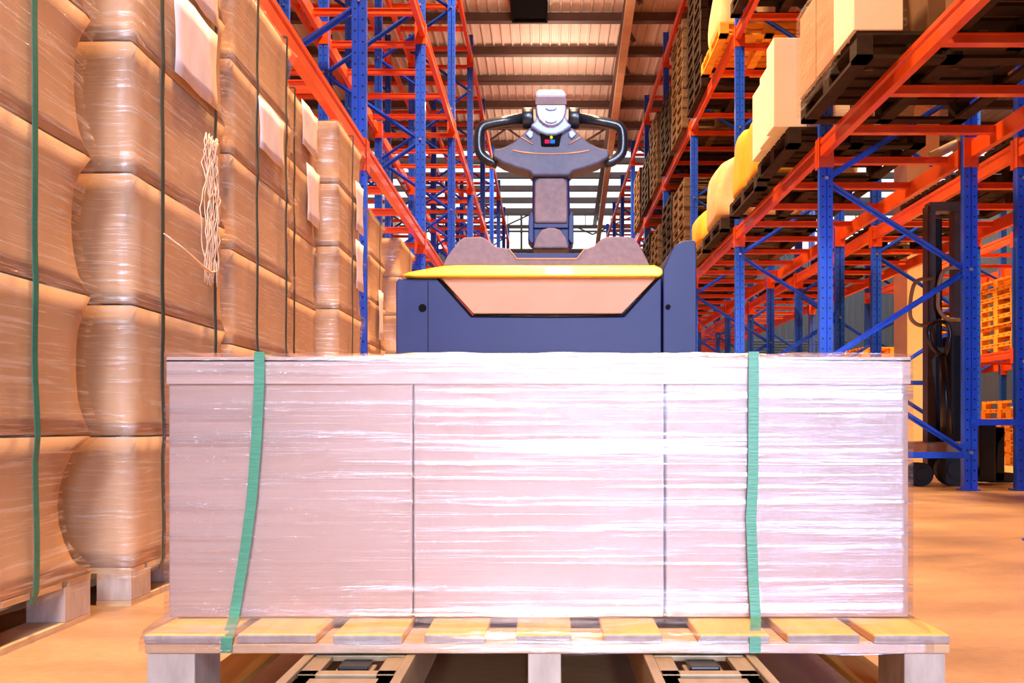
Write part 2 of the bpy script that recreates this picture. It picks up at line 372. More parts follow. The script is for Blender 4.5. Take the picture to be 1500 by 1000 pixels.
def rack(xf, xb, ys, levels, nodes_front, nodes_back, label, bars=4, top=UP_TOP):
    """xf = aisle-side columns, xb = back columns"""
    x0 = (xf+xb)/2
    root = empty('pallet_rack', (x0, ys[0], 0), label, 'rack', 'pallet racking')
    def rel(x, y, z=0): return Vector((x-x0, y-ys[0], z))
    up = make_upright(top).build('upright', M['blue'], root, loc=rel(xf, ys[0]))
    first = True
    for y in ys:
        for x in (xf, xb):
            if first: first = False; continue
            dup(up, root, rel(x, y))
    # braces
    pts = sorted([(z, xf) for z in nodes_front]+[(z, xb) for z in nodes_back])
    sgn = 1 if xb > xf else -1
    protos = {}
    for y in ys:
        for (za, xa), (zb, xc) in zip(pts, pts[1:]):
            key = (xa < xc)
            pa = rel(xa, y, za); pb = rel(xc, y, zb)
            if key not in protos:
                b = MB(); b.bar(Vector((0,0,0)), pb-pa, .012, .05, Vector((0,1,0)), 0); b.bar(Vector((0,.02,0)), Vector((0,.02,0))+(pb-pa), .045, .006, Vector((0,1,0)), 0)
                b.cyl((0,-CD/2-.012,0), (0,-CD/2,0), .014, 8, mi=1)
                protos[key] = b.build('brace', [M['blue_plain'], M['bolt']], root, loc=pa)
            else: dup(protos[key], root, pa)
    b = MB(); b.box(0, abs(xb-xf), -.02, .02, -.025, .025)
    hb = b.build('cross_tie', M['blue_plain'], root, loc=rel(min(xf, xb), ys[0], nodes_back[0]-.02))
    for y in ys[1:]: dup(hb, root, rel(min(xf, xb), y, nodes_back[0]-.02))
    # beams
    meshes = {}
    for ya, yb in zip(ys, ys[1:]):
        L = yb-ya
        for s, x in ((-sgn, xf), (sgn, xb)):
            for lv in levels:
                key = (round(L, 3), s)
                if key in meshes: dup(meshes[key], root, rel(x, ya, lv))
                else: meshes[key] = beam_mesh(L, s).build('beam', M['orange'], root, loc=rel(x, ya, lv))
    sb = None
    for ya, yb in zip(ys, ys[1:]):
        L = yb-ya; nb = bars if L < 4 else bars*2
        for lv in levels:
            for k in range(nb):
                y = ya+L*(k+.5)/nb
                p = rel(min(xf, xb), y, lv+.15)
                if sb is None:
                    b = MB(); w = abs(xb-xf); b.box(0, w, -.03, .03, 0, .05); b.box(0, w, -.045, .045, .045, .052)
                    sb = b.build('support_bar', M['orange'], root, loc=p)
                else: dup(sb, root, p)
    return root
BAY = 2.95
yR = [3.72+BAY*k for k in range(-1, 10)]  # first bay is unseen, added to shade the right racks
yL = [0.2]+[6.1+BAY*k for k in range(9)]
LR = [2.55, 4.83, 7.10]; LL = [2.35, 4.60, 6.86]
nb_ = [.30+1.445*k for k in range(5)]; nf_ = [1.02+1.445*k for k in range(5)]
rack(2.21, 3.35, yR, LR, nf_, nb_, 'blue and orange pallet rack on the right side of the aisle', top=7.75)
rack(4.90, 3.77, yR, [2.55, 4.83], nb_, nf_, 'blue and orange rack standing back to back behind the right aisle rack', bars=4, top=5.4)
nbL = [1.42+1.44*k for k in range(5)]; nfL = [.70+1.44*k for k in range(5)]
rack(-1.35, -2.39, yL, LL, nfL, nbL, 'blue and orange pallet rack over the wrapped stacks on the left', bars=4, top=7.44)
rack(-3.85, -2.81, [3.15+BAY*k for k in range(10)], LL, nbL, nfL, 'blue and orange rack standing back to back behind the left aisle rack', bars=4, top=7.44)
rack(7.1, 8.5, [6.8+2.95*k for k in range(5)], [1.45, 3.2], nf_[:3], nb_[:3], 'blue and orange rack holding pallets across the next aisle at right', bars=3, top=5.0)
# spacers tying the back-to-back rows
sp = None
for k in range(6):
    loc = (3.35, yR[2+k]-.055, .54)
    lab = 'blue spacer tying the two right racks at their ' + ['nearest', 'second', 'third', 'fourth', 'fifth', 'sixth'][k] + ' visible frame'
    if sp is None:
        b = MB(); b.box(.04, .38, -.02, .0, -.024, .024); b.box(-.01, .05, -.014, -.004, -.03, .03); b.box(.37, .43, -.014, -.004, -.03, .03)
        b.cyl((.01,-.03,0), (.01,-.014,0), .014, 10); b.cyl((.41,-.03,0), (.41,-.014,0), .014, 10)
        sp = b.build('rack_spacer', M['blue_plain'], loc=loc); tag(sp, lab, 'spacer', 'row spacers')
    else: tag(dup(sp, None, loc), lab, 'spacer', 'row spacers')

# ------------------------------------------------------------------ pallets
def pallet_geo(b, W, D, H, nd=7, run='x', base=True):
    """nine-block pallet, footprint 0..W x 0..D"""
    t = H*.14
    nn = nd
    if run == 'x':
        bw = D/nn*.72
        for k in range(nn):
            y = (D-bw)*k/(nn-1); b.box(0, W, y, y+bw, H-t, H)
        for x in (0, W/2-.05, W-.1): b.box(x, x+.1, 0, D, H-2*t, H-t)
    else:
        bw = W/nn*.72
        for k in range(nn):
            x = (W-bw)*k/(nn-1); b.box(x, x+bw, 0, D, H-t, H)
        for y in (0, D/2-.05, D-.1): b.box(0, W, y, y+.1, H-2*t, H-t)
    for x in (0, W/2-.05, W-.1):
        for y in (0, D/2-.06, D-.12): b.box(x, x+.1, y, y+.12, t, H-2*t)
        b.box(x, x+.1, 0, D, 0, t)
    for y in (0, D-.1): b.box(0, W, y, y+.1, 0, t*.98)
    return b
protoP = {}
def pallet(loc, W, D, H, mat, label, group, rz=0.0):
    key = (round(W,3), round(D,3), round(H,3), mat)
    if key in protoP:
        o = dup(protoP[key], None, loc)
    else:
        o = pallet_geo(MB(), W, D, H).build('pallet', M[mat], loc=loc); protoP[key] = o
    o.rotation_euler.z = rz
    return tag(o, label, 'pallet', group)

# ------------------------------------------------------------------ wrapped stacks on the left
def ring_pts(W, D, n=9, ex=5):
    """perimeter samples of a rectangle centred on the origin with (x, y, cornerness)"""
    out = []
    for (ax, ay, bx, by) in ((-1,-1,1,-1), (1,-1,1,1), (1,1,-1,1), (-1,1,-1,-1)):
        for k in range(n):
            t = k/n; u = 2*t-1
            out.append((ax+(bx-ax)*t, ay+(by-ay)*t, abs(u)**ex))
    return out
def sleeve(b, W, D, z0, z1, tiers, A, off, rings=8, seed=0, cap=True, flare=.012, ex=5):
    rr = random.Random(seed)
    per = ring_pts(W, D, 20, ex); n = len(per)
    amp = [[A*(.55+.9*rr.random()) for _ in range(4)] for _ in range(tiers)]
    face = [[.4+.8*rr.random() for _ in range(4)] for _ in range(tiers)]
    prev = None; first = None
    for i in range(tiers*rings+1):
        tt = i/rings; ti = min(int(tt), tiers-1); t = tt-ti
        s = math.sin(PI*min(max(t, 0), 1))**.75
        z = z0+(z1-z0)*i/(tiers*rings)
        ring = []
        for k, (u, v, c) in enumerate(per):
            q = int(((k/n)*4+.5)) % 4
            ins = s*(amp[ti][q]*c+.25*A*face[ti][q]*(1-c)) - (1-s)*flare*c - off
            nn = 9
            rc = .012*(1 if c > .98 else 0)
            ring.append(b.bm.verts.new((u*(W/2-ins-rc), v*(D/2-ins-rc), z)))
        if prev:
            for k in range(n):
                f = b.bm.faces.new([prev[k], prev[(k+1)%n], ring[(k+1)%n], ring[k]]); f.smooth = True
        else: first = ring
        prev = ring
    if cap: b.bm.faces.new(prev); b.bm.faces.new(list(reversed(first)))
    return b
def wrapped_stack(idx, xf, y0, y1, base, tier, n, AA, depth, where, straps, papers, pale=False, smat='strap_dark'):
    """xf is the aisle-side face; the stack reaches 'depth' into the rack"""
    D = y1-y0; cx, cy = xf-depth/2, (y0+y1)/2
    EX = 6 if idx in (1, 6, 7) else 16
    AL = AA if isinstance(AA, (list, tuple)) else [AA]*n
    # pallet with parts
    root = empty('pallet', (xf-depth, y0, 0), 'pale wooden pallet under the '+where, 'pallet', 'pallets under the left-hand stacks')
    W = depth; H = base; t = .016
    bm_ = MB()
    for k in range(7):
        bw = D/7*.8; y = (D-bw)*k/6; bm_.box(0, W, y, y+bw, H-t, H)
    bm_.build('top_deck', M['wood_old'], root)
    bm_ = MB()
    for x in (0, W/2-.05, W-.1): bm_.box(x, x+.1, 0, D, 0, t)
    bm_.build('base_boards', M['wood_old'], root)
    pb = None
    for x in (0, W/2-.05, W-.1):
        for y in (0, D/2-.06, D-.12):
            if pb is None: bb = MB(); bb.box(0, .1, 0, .12, t, H-t); pb = bb.build('block', M['wood_block'], root, bevel=.002)
            else: dup(pb, root, (x, y, 0))
    for k in range(n):
        z0 = base+tier*k
        b = sleeve(MB(), depth, D, z0+.002, z0+tier-.004, 1, AL[k], 0, 8, idx*31+k, ex=EX)
        o = b.build('carton', M['card'] if (k+idx) % 3 else M['card'])
        o.location = (cx, cy, 0)
        tag(o, '%s tier brown carton of the %s' % (ORD[k] if k < n-1 else 'topmost', where), 'carton', 'cartons in the left-hand stacks')
    # film: a sleeve of tiers following the same pinched profile
    rr = random.Random(idx*77)
    b = MB(); per = ring_pts(depth, D, 20, EX); m_ = len(per); prev = None; R_ = 8
    # use the very same random stream per tier as the cartons
    for k in range(n):
        r2 = random.Random(idx*31+k); A = AL[k]
        amp = [A*(.55+.9*r2.random()) for _ in range(4)]; face = [.4+.8*r2.random() for _ in range(4)]
        for i in range(R_+(1 if k == n-1 else 0)):
            t_ = i/R_; s = math.sin(PI*t_)**.75; z = base+tier*k+tier*t_
            if k == 0 and i == 0: z = base-.03
            ring = []
            for j, (u, v, c) in enumerate(per):
                q = int(((j/m_)*4+.5)) % 4
                ins = s*(amp[q]*c+.25*A*face[q]*(1-c)) - (1-s)*.016*c - .010-.004*rr.random()
                ring.append(b.bm.verts.new((u*(depth/2-ins-.003), v*(D/2-ins-.003), z+.006*(rr.random()-.5))))
            if prev:
                for j in range(m_): b.bm.faces.new([prev[j], prev[(j+1)%m_], ring[(j+1)%m_], ring[j]]).smooth = True
            prev = ring
    b.bm.faces.new(prev)
    film = b.build('stretch_film', M['film_side'], loc=(cx, cy, 0))
    tag(film, 'clear stretch film wrapped round the '+where, 'film', 'film on the left-hand stacks')
    for (ya, yb, za, zb) in papers:
        x = depth/2+.024
        pb_ = MB(); pts = []
        nx = 5
        vs = [[pb_.bm.verts.new((x+.004*math.sin(i*1.7+j*.9), ya-cy+(yb-ya)*i/nx, za+(zb-za)*j/nx)) for j in range(nx+1)] for i in range(nx+1)]
        for i in range(nx):
            for j in range(nx): pb_.bm.faces.new([vs[i][j], vs[i+1][j], vs[i+1][j+1], vs[i][j+1]]).smooth = True
        o = pb_.build('paper_label', M['paper'], film); o['label'] = 'white paper sheet'
        sm = o.modifiers.new('s', 'SOLIDIFY'); sm.thickness = .001
    top = base+tier*n
    for q, ys_ in enumerate(straps):
        pts = []; 
        for k in range(n):
            for i in range(6):
                t_ = i/6; s = math.sin(PI*t_)
                pts.append((xf+.016-.25*A*.55*s+.002*math.sin(k*2+i), ys_+.004*math.sin(k*1.3+i*.5), base+tier*(k+t_)))
        pts = [(xf+.006, ys_, base-.028)]+pts+[(xf+.018, ys_, top+.012)]
        b = MB(); w = .010
        prof = [(p[0], p[2]) for p in pts]
        L_ = [[b.bm.verts.new((p[0]+dx, p[1]+dy, p[2])) for (dx, dy) in ((0,-w),(.0025,-w),(.0025,w),(0,w))] for p in pts]
        for a_, b_ in zip(L_, L_[1:]):
            for j in range(4): b.bm.faces.new([a_[j], a_[(j+1)%4], b_[(j+1)%4], b_[j]])
        # over the top
        b.box(xf-depth, xf+.02, ys_-w, ys_+w, top+.012, top+.015)
        o = b.build('strapping_band', M[smat]); 
        lab = ('single' if len(straps) == 1 else ('near' if q == 0 else 'far'))
        tag(o, '%s dark green strap on the %s' % (lab, where), 'strap', 'straps on the left-hand stacks')
wrapped_stack(1, -1.225, 1.36, 2.26, .122, .372, 6, [.075, .020, .022, .016, .016, .015], 1.0, 'wrapped carton stack nearest the camera at left', [1.99], [], smat='strap_teal')
wrapped_stack(2, -1.19, 2.41, 3.115, .110, .378, 6, .014, 1.0, 'second wrapped carton stack from the camera', [2.575, 2.985], [(2.64, 2.98, 1.63, 1.90), (2.74, 2.99, 1.925, 2.15)])
wrapped_stack(3, -1.19, 3.16, 3.93, .110, .358, 6, .024, 1.0, 'third wrapped carton stack from the camera', [3.42, 3.80], [(3.42, 3.74, 1.65, 1.86)])
wrapped_stack(4, -1.28, 4.08, 4.68, .110, .348, 6, .020, .95, 'fourth wrapped carton stack from the camera', [4.22], [(4.33, 4.62, 1.97, 2.2), (4.42, 4.66, 1.60, 1.90)])
wrapped_stack(5, -1.19, 4.80, 5.42, .110, .358, 6, .026, 1.0, 'fifth wrapped carton stack just before the blue upright', [5.1], [(5.16, 5.36, 1.72, 2.02), (5.16, 5.36, 1.36, 1.66)])
wrapped_stack(6, -1.36, 6.45, 7.1, .110, .344, 6, .035, 1.0, 'bulging wrapped stack just beyond the blue upright', [6.8], [(6.72, 6.9, 1.2, 1.6)])
wrapped_stack(7, -1.33, 7.66, 8.5, .110, .352, 6, .045, 1.0, 'farthest wrapped stack beside the truck at left', [8.1], [])

# loose bunch of film hanging on the second stack
b = MB(); rr = random.Random(11)
for q in range(16):
    y = 2.93+rr.uniform(-.045, .04); pts = []
    for k in range(16):
        z = 1.52-.034*k+rr.uniform(-.01, .01); y += rr.uniform(-.012, .012)
        pts.append((-1.168+rr.uniform(-.006, .01), y, z))
    b.tube(pts, .0022, 5)
b.tube([(-1.160, 2.55, 1.10), (-1.150, 2.68, 1.075), (-1.148, 2.80, 1.05), (-1.155, 2.90, 1.045), (-1.165, 2.98, 1.065)], [.002, .004, .005, .004, .003], 6)
tag(b.build('film_tail', M['tail'], smooth=True), 'crumpled bunch of loose film hanging on the second wrapped stack', 'film')

# ------------------------------------------------------------------ the load in front
DT = 0.21     # deck top
PX0, PX1, PY0, PD = -.594, .597, 1.24, 1.06
root = empty('pallet', (0, PY0, 0), 'pale wooden pallet raised on the forks under the front load', 'pallet')
t1, t2 = .0135, .0145
fr = [(210,328),(345,462),(487,589),(621,711),(755,838),(885,971),(1025,1128),(1155,1262),(1281,1392)]
for k, (a, c) in enumerate(fr):
    xa, xb = (a-VX)/993., (c-VX)/993.
    b = MB(); b.box(xa, xb, (.004 if k % 2 else .0), PD, DT-t1, DT)
    o = b.build('deck_board', [M['wood_y'], M['wood_end']], root, bevel=.0025)
    for p in o.data.polygons:
        if p.normal.y < -.9: p.material_index = 1
lb = None
for y in (0.002, PD/2-.05, PD-.1):
    if lb is None:
        b = MB(); b.box(PX0, PX1, 0, .1, DT-t1-t2, DT-t1-.0005); lb = b.build('stringer_board', M['wood_x'], root, bevel=.002, loc=(0, y, 0))
    else: dup(lb, root, (0, y, 0))
zb = DT-t1-t2-.0005
for (xa, xb) in ((-.591, -.520), (-.027, .022), (.530, .591)):
    blk = None
    for y in (.003, PD/2-.05, PD-.103):
        if blk is None: b = MB(); b.box(xa, xb, 0, .1, .088, zb); blk = b.build('block', M['wood_block'], root, bevel=.002, loc=(0, y, 0))
        else: dup(blk, root, (0, y, 0))
    b = MB(); b.box(xa-.005, xb+.005, .003, PD, .074, .0875); b.build('base_board', M['wood_y'], root, bevel=.002)
BY = 1.345; BZ0, BZ1 = DT+.002, .632
BX0, BX1 = (247-VX)/915., (1331-VX)/915.
s1, s2 = (605-VX)/915., (974-VX)/915.
labs = ['left-hand pale carton inside the film-wrapped load on the front pallet', 'middle pale carton inside the film-wrapped load on the front pallet', 'right-hand pale carton inside the film-wrapped load on the front pallet']
for k, (xa, xb) in enumerate(((BX0, s1-.0012), (s1+.0012, s2-.0018), (s2+.0018, BX1))):
    b = MB(); b.box(xa, xb, BY, BY+.88, BZ0, BZ1-.012)
    tag(b.build('carton', M['card_pale'], bevel=.003), labs[k], 'carton', 'cartons of the front load')
# lid tray over the cartons: front lip comes down 4 cm
b = MB(); b.box(BX0-.0015, BX1+.0015, BY-.0045, BY+.885, BZ1-.012, BZ1-.004); b.box(BX0-.0015, BX1+.0015, BY-.0045, BY-.0015, BZ1-.047, BZ1-.008)
b.box(BX0-.0018, BX0-.0004, BY, BY+.885, BZ1-.047, BZ1-.008); b.box(BX1+.0004, BX1+.0018, BY, BY+.885, BZ1-.047, BZ1-.008)
tag(b.build('lid_tray', M['card_cap'], bevel=.001), 'flat pale cardboard lid laid over the front load cartons', 'lid')
# film around the load with a skirt gathered over the pallet edge
def load_film():
    b = MB(); rr = random.Random(3)
    x0, x1, y0, y1 = BX0-.003, BX1+.003, BY-.010, BY+.89
    nx, ny, nz = 60, 12, 26
    per = [(x0+(x1-x0)*i/nx, y0, 0) for i in range(nx)]+[(x1, y0+(y1-y0)*i/ny, 1) for i in range(ny)]+[(x1-(x1-x0)*i/nx, y1, 2) for i in range(nx)]+[(x0, y1-(y1-y0)*i/ny, 3) for i in range(ny)]
    prev = None; m_ = len(per)
    zs = [BZ0+.004+(BZ1-BZ0-.002)*j/nz for j in range(nz+1)]
    ph = [rr.random()*6 for _ in range(12)]
    def wob(x, z): return .0003*math.sin(z*90+x*5+ph[0])+.00025*math.sin(z*170-x*9+ph[1])+.0002*math.sin(x*30+ph[2])
    rings = []
    # skirt at the front: three rings out and down over the board ends
    for j, (dz, out) in enumerate(((-.027, 1.0), (-.012, .99), (.000, .82), (.004, .35))):
        ring = []
        for (x, y, sd) in per:
            fx = .5+.5*math.sin(x*23+ph[3])*math.sin(x*9+ph[4])
            if sd == 0: yy = y-(.098*out+.004*fx*out); xx = x*(1-.012*out)
            elif sd == 2: yy = y+.01*out; xx = x
            elif sd == 1: xx = x-.012*out*(1-(y-y0)/(y1-y0)); yy = y-.098*out*(1-(y-y0)/(y1-y0))
            else: xx = x+.012*out*(1-(y-y0)/(y1-y0)); yy = y-.098*out*(1-(y-y0)/(y1-y0))
            ring.append(b.bm.verts.new((xx, yy, DT+.003+dz+(.006*fx*(1-out) if j else -.004*fx))))
        rings.append(ring)
    for j, z in enumerate(zs):
        ring = []
        for (x, y, sd) in per:
            w = wob(x, z); top = (.001*math.sin(x*31+ph[5])+.0008*math.sin(x*83+ph[6])) if j == nz else 0
            ring.append(b.bm.verts.new((x, y+(w if sd == 0 else 0), z+top)))
        rings.append(ring)
    for A_, B_ in zip(rings, rings[1:]):
        for k in range(m_): b.bm.faces.new([A_[k], A_[(k+1)%m_], B_[(k+1)%m_], B_[k]]).smooth = True
    b.bm.faces.new(rings[-1])
    return b
tag(load_film().build('stretch_film', M['film']), 'wrinkled clear stretch film wound round the load on the front pallet', 'film')
def front_strap(p, label, kind):
    """p: list of (px, py, depth) down the face, then over the board"""
    b = MB(); w = .0082
    P = [at(*q) for q in p]
    top = P[0].copy(); top.z = BZ1+.004; top.y = BY-.012
    P = [Vector((top.x, BY+.88, BZ1+.004))]+[top]+P
    rows = []
    for i, q in enumerate(P):
        nrm = Vector((0, 0, .0012)) if i == 0 else Vector((0, -.0012, 0))
        rows.append([b.bm.verts.new(q+Vector((-w,0,0))), b.bm.verts.new(q+Vector((w,0,0))), b.bm.verts.new(q+Vector((w,0,0))+nrm), b.bm.verts.new(q+Vector((-w,0,0))+nrm)])
    for A_, B_ in zip(rows, rows[1:]):
        for j in range(4): b.bm.faces.new([A_[j], A_[(j+1)%4], B_[(j+1)%4], B_[j]])
    b.bm.faces.new(rows[0]); b.bm.faces.new(rows[-1])
    tag(b.build('strapping_band', M['strap_green']), label, 'strap', 'green straps on the front load')
fy = BY-.0125
front_strap([(380,560,fy),(376,640,fy),(369,730,fy),(360,800,fy),(346,885,fy),(343,903,fy-.004),(333,934,1.236),(331,956,1.236)], 'green plastic strap slanting down the left part of the front load', 'l')
front_strap([(1104,560,fy),(1103,700,fy),(1100,760,fy),(1104,860,fy),(1107,903,fy-.004),(1106,934,1.236),(1106,956,1.236)], 'green plastic strap straight down the right part of the front load', 'r')

# ------------------------------------------------------------------ electric pallet truck
TY = 2.36; TS = TY/FPX
def tp(px, py): return ((px-VX)*TS, H0+(VY-py)*TS)
truck = empty('pallet_truck', (0, TY, 0), 'electric pallet truck with dark blue body, yellow trim and black looped tiller', 'pallet truck')
def tprism(poly, d0, d1, name, mat, bevel=.004, seg=2, parent=None):
    b = MB(); b.prism([tp(*p) for p in poly], d0, d1, 'y'); return b.build(name, M[mat], parent or truck, bevel=bevel, seg=seg)
z_floor_y = VY+(H0-.035)/TS
body = tprism([(580,z_floor_y),(580,412),(584,408),(640,408),(690,464),(914,464),(969,403),(969,z_floor_y)], 0, .42, 'body_shell', 'navy', .004, 3)
b = MB(); x_, z_ = tp(627, 0); b.box(x_-.001, x_+.001, -.0006, .002, tp(0, 545)[1], tp(0, 412)[1]); b.build('seam', M['groove'], body)
for (hx, hy) in ((619,451),):
    x_, z_ = tp(hx, hy); b = MB(); b.cyl((x_, -.003, z_), (x_, .004, z_), .0075); b.cyl((x_, -.0035, z_), (x_, -.001, z_), .011, 20); 
    b.build('bolt_hole', M['groove'], body)
blade = tprism([(971,z_floor_y),(971,395),(984,366),(990,358),(1001,353),(1015,352),(1019,355),(1020,380),(1020,z_floor_y)], -.006, .40, 'side_guard', 'navy', .004, 3)
x_, z_ = tp(978, 450); b = MB(); b.cyl((x_, -.012, z_), (x_, .0, z_), .0068); b.build('bolt_hole', M['groove'], blade)
panel = tprism([(643,404),(693,459),(911,459),(966,402)], .004, .05, 'front_panel', 'tan', .003, 3)
b = MB(); P_ = [tp(641,408), tp(691,463), tp(720,464), tp(808,465), tp(880,464), tp(913,462), tp(968,405)]
b.tube([(x, .003, z) for x, z in P_], .0034, 8); b.build('panel_gasket', M['groove'], panel)
tr_ = tprism([(590,405),(600,400),(650,391),(670,390),(958,390),(969,395),(970,403),(964,407),(650,407),(610,407)], -.022, .36, 'yellow_trim', 'yellow', .006, 3)
hood = tprism([(648,390),(654,376),(672,352),(680,347),(704,346),(713,350),(727,361),(742,363),(747,364),(757,379),(845,379),(855,364),(862,363),(870,360),(882,349),(890,346),(922,346),(930,349),(940,364),(953,390)], .0, .30, 'hood', 'taupe', .006, 3)
tprism([(745,365),(757,381),(845,381),(857,365)], .05, .28, 'tray', 'navy', .002)
b = MB(); q = [tp(745,364), tp(757,379), tp(845,379), tp(857,364)]; b.tube([(x, -.001, z) for x, z in q], .0022, 6); b.build('tray_edge', M['tan'], hood)
# drive wheel and chassis
b = MB(); b.cyl((-.04, .22, .115), (.04, .22, .115), .113, 28); b.build('drive_wheel', M['black_rubber'], truck)
for sx in (-1, 1):
    b = MB(); b.cyl((sx*.30-.02, .28, .06), (sx*.30+.02, .28, .06), .058, 20); b.build('castor', M['black_rubber'], truck)
# forks
F = DT-t1-t2-.002
for (xa, xb, nm) in ((-.361, -.190, 'l'), (.141, .312, 'r')):
    y0 = 0.98-TY; ye = 0.02
    b = MB()
    for (a, c) in ((xa, xa+.02), (xb-.02, xb)): b.prism([(a, F-.062), (a+.003, F), (c-.003, F), (c, F-.062)], y0+.04, ye, 'y')
    yy = 1.10-TY
    b.box(xa+.018, xb-.018, 1.155-TY, 1.175-TY, F-.012, F-.003)
    b.box(xa+.018, xa+.045, 1.155-TY, 1.245-TY, F-.012, F-.003); b.box(xb-.045, xb-.018, 1.155-TY, 1.245-TY, F-.012, F-.003)
    b.box(xa+.058, xb-.058, 1.175-TY, 1.235-TY, F-.03, F-.012)
    b.box(xa+.018, xb-.018, 1.250-TY, ye, F-.012, F-.003)
    b.box(xa+.018, xb-.018, y0+.04, 1.045-TY, F-.014, F-.003)
    b.box(xa+.018, xa+.04, 1.04-TY, 1.148-TY, F-.016, F-.006); b.box(xb-.04, xb-.018, 1.04-TY, 1.148-TY, F-.016, F-.006)
    b.box(xa+.018, xb-.018, 1.120-TY, 1.148-TY, F-.016, F-.006)
    b.box(xa+.01, xb-.01, y0, y0+.05, F-.06, F-.01)
    fk = b.build('fork', M['steel'], truck, bevel=.0015)
    c_ = (xa+xb)/2
    b = MB(); b.box(c_-.022, c_+.022, 1.195-TY, 1.235-TY, F-.02, F-.004); b.build('link_block', M['black'], fk, bevel=.003)
    b = MB(); b.prism([(c_-.058, F-.03), (c_-.05, F-.012), (c_-.03, F-.006), (c_+.03, F-.006), (c_+.05, F-.012), (c_+.058, F-.03)], 1.06-TY, 1.112-TY, 'y'); b.build('roller_bracket', M['black'], fk, bevel=.003)
    for y in (1.03, 1.10): 
        b = MB(); b.cyl((c_-.03, y-TY, .075), (c_+.03, y-TY, .075), .038, 20); b.build('load_wheel', M['black_rubber'], fk)
    # arm down from the body
    b = MB(); b.box(xa, xb, -.06, .02, .06, F); b.build('fork_heel', M['navy'], truck, bevel=.005)
# tiller
TL = 2.56; TSS = TL/FPX; TO = TL-TY
def tq(px, py): return ((px-VX)*TSS, H0+(VY-py)*TSS)
def hprism(poly, d0, d1, name, mat, parent, bevel=.004, seg=3):
    b = MB(); b.prism([tq(*p) for p in poly], TO+d0, TO+d1, 'y'); return b.build(name, M[mat], parent, bevel=bevel, seg=seg)
def mir(pts, c=807): return pts+[(2*c-x, y) for x, y in reversed(pts)]
arm = hprism([(779,364),(780,262),(784,255),(829,255),(834,262),(836,364)], -.01, .075, 'tiller_arm', 'navy', truck, .010, 4)
hprism([(783,329),(783,270),(788,263),(826,263),(831,270),(831,329)], -.022, .0, 'arm_cover', 'taupe', arm, .008, 4)
hprism([(781,366),(786,350),(794,339),(803,336),(811,336),(820,339),(828,350),(833,366)], -.026, .0, 'pivot_cone', 'taupe', arm, .006, 3)
hprism([(782,336),(782,329.5),(832,329.5),(832,336)], -.020, .0, 'arm_joint', 'navy', arm, .002)
for (a, c) in ((773.5, 782), (832, 840)):
    hprism([(a,352),(a+1,318),(a+4,313),(c-1,313),(c,320),(c,358),(a+4,358)], -.018, .06, 'pivot_cheek', 'navy', arm, .008, 4)
head = hprism(mir([(780,262),(776,256),(758,251),(738,244),(724,236),(722,231),(724,224),(738,221),(752,214),(764,204),(774,194),(782,190)]), -.035, .045, 'tiller_head', 'slate', truck, .010, 4)
hprism(mir([(782,202),(776,199),(768,204),(778,212),(784,214)]) if False else [(770,203),(776,197),(782,200),(781,207),(777,210)], -.043, -.03, 'rocker_button', 'blue_pl', head, .003)
hprism([(844,203),(838,197),(832,200),(833,207),(837,210)], -.043, -.03, 'rocker_button', 'blue_pl', head, .003)
for s in (-1, 1):
    pts = [tq(807+s*x, y) for x, y in ((43, 207), (36, 211), (26, 217))]
    b = MB(); b.tube([(x, TO-.037, z) for x, z in pts], .0022, 6); b.build('accent_line', M['tan'], head)
pts = [tq(x, y) for x, y in ((752,226),(765,228.5),(785,230.5),(807,231),(829,230.5),(849,228.5),(862,226))]
b = MB(); b.tube([(x, TO-.036, z) for x, z in pts], .0024, 6); b.build('accent_line', M['tan'], head)
hprism([(789,199),(807,205),(825,199),(822,204),(819,219),(816,220),(796,220),(793,219),(792,204)], -.044, -.03, 'display', 'groove', head, .002)
def led(x0, x1, y0, y1, mat):
    hprism([(x0,y0),(x1,y0),(x1,y1),(x0,y1)], -.0465, -.043, 'indicator_light', mat, head, .0)
led(798, 805, 212, 217, 'red_led'); led(806, 812.5, 212, 217, 'blue_led')
b = MB(); x_, z_ = tq(807.5, 208.5); b.cyl((x_, TO-.0465, z_), (x_, TO-.043, z_), .0045, 12); b.build('indicator_light', M['yellow_led'], head)
ch = hprism(mir([(785,164),(786,180),(783,188),(777,193),(790,202),(800,206)]), -.055, .02, 'control_head', 'blue_pl', head, .006, 4)
hprism(mir([(786,166),(787,178),(790,186),(796,192),(803,195)]), -.068, -.05, 'face_plate', 'white_pl', ch, .004, 4)
hprism([(784.5,164),(784.5,153),(829.5,153),(829.5,164)], -.058, .03, 'band', 'taupe', ch, .003)
hprism([(784,154),(785.5,145),(790,142.5),(822,142.5),(827,145),(829.5,154)], -.064, .035, 'belly_button', 'white_pl', ch, .008, 4)
for yy in (171.0, 189.0):
    b = MB(); x_, z_ = tq(807, yy); ov = [(x_+.017*math.cos(2*PI*k/20), z_+.0075*math.sin(2*PI*k/20)) for k in range(20)]
    b.prism(ov, TO-.073, TO-.066, 'y'); b.build('button', M['blue_pl'], ch, bevel=.002)
b = MB(); x_, z_ = tq(807, 148); ov = [(x_+.014*math.cos(2*PI*k/20), z_+.003*math.sin(2*PI*k/20)) for k in range(20)]
b.prism(ov, TO-.066, TO-.06, 'y'); b.build('button', M['white_pl'], ch)
def hook(s):
    def X(px): return 807+s*(807-px)*-1
    P = [(768,173),(724,180),(704,185),(701,205),(703,226),(716,236),(728,240)]
    return [(lambda q: (q[0], TO+.0, q[1]))(tq(807-s*(807-x) if s > 0 else 807+(807-x), y)) for x, y in P]
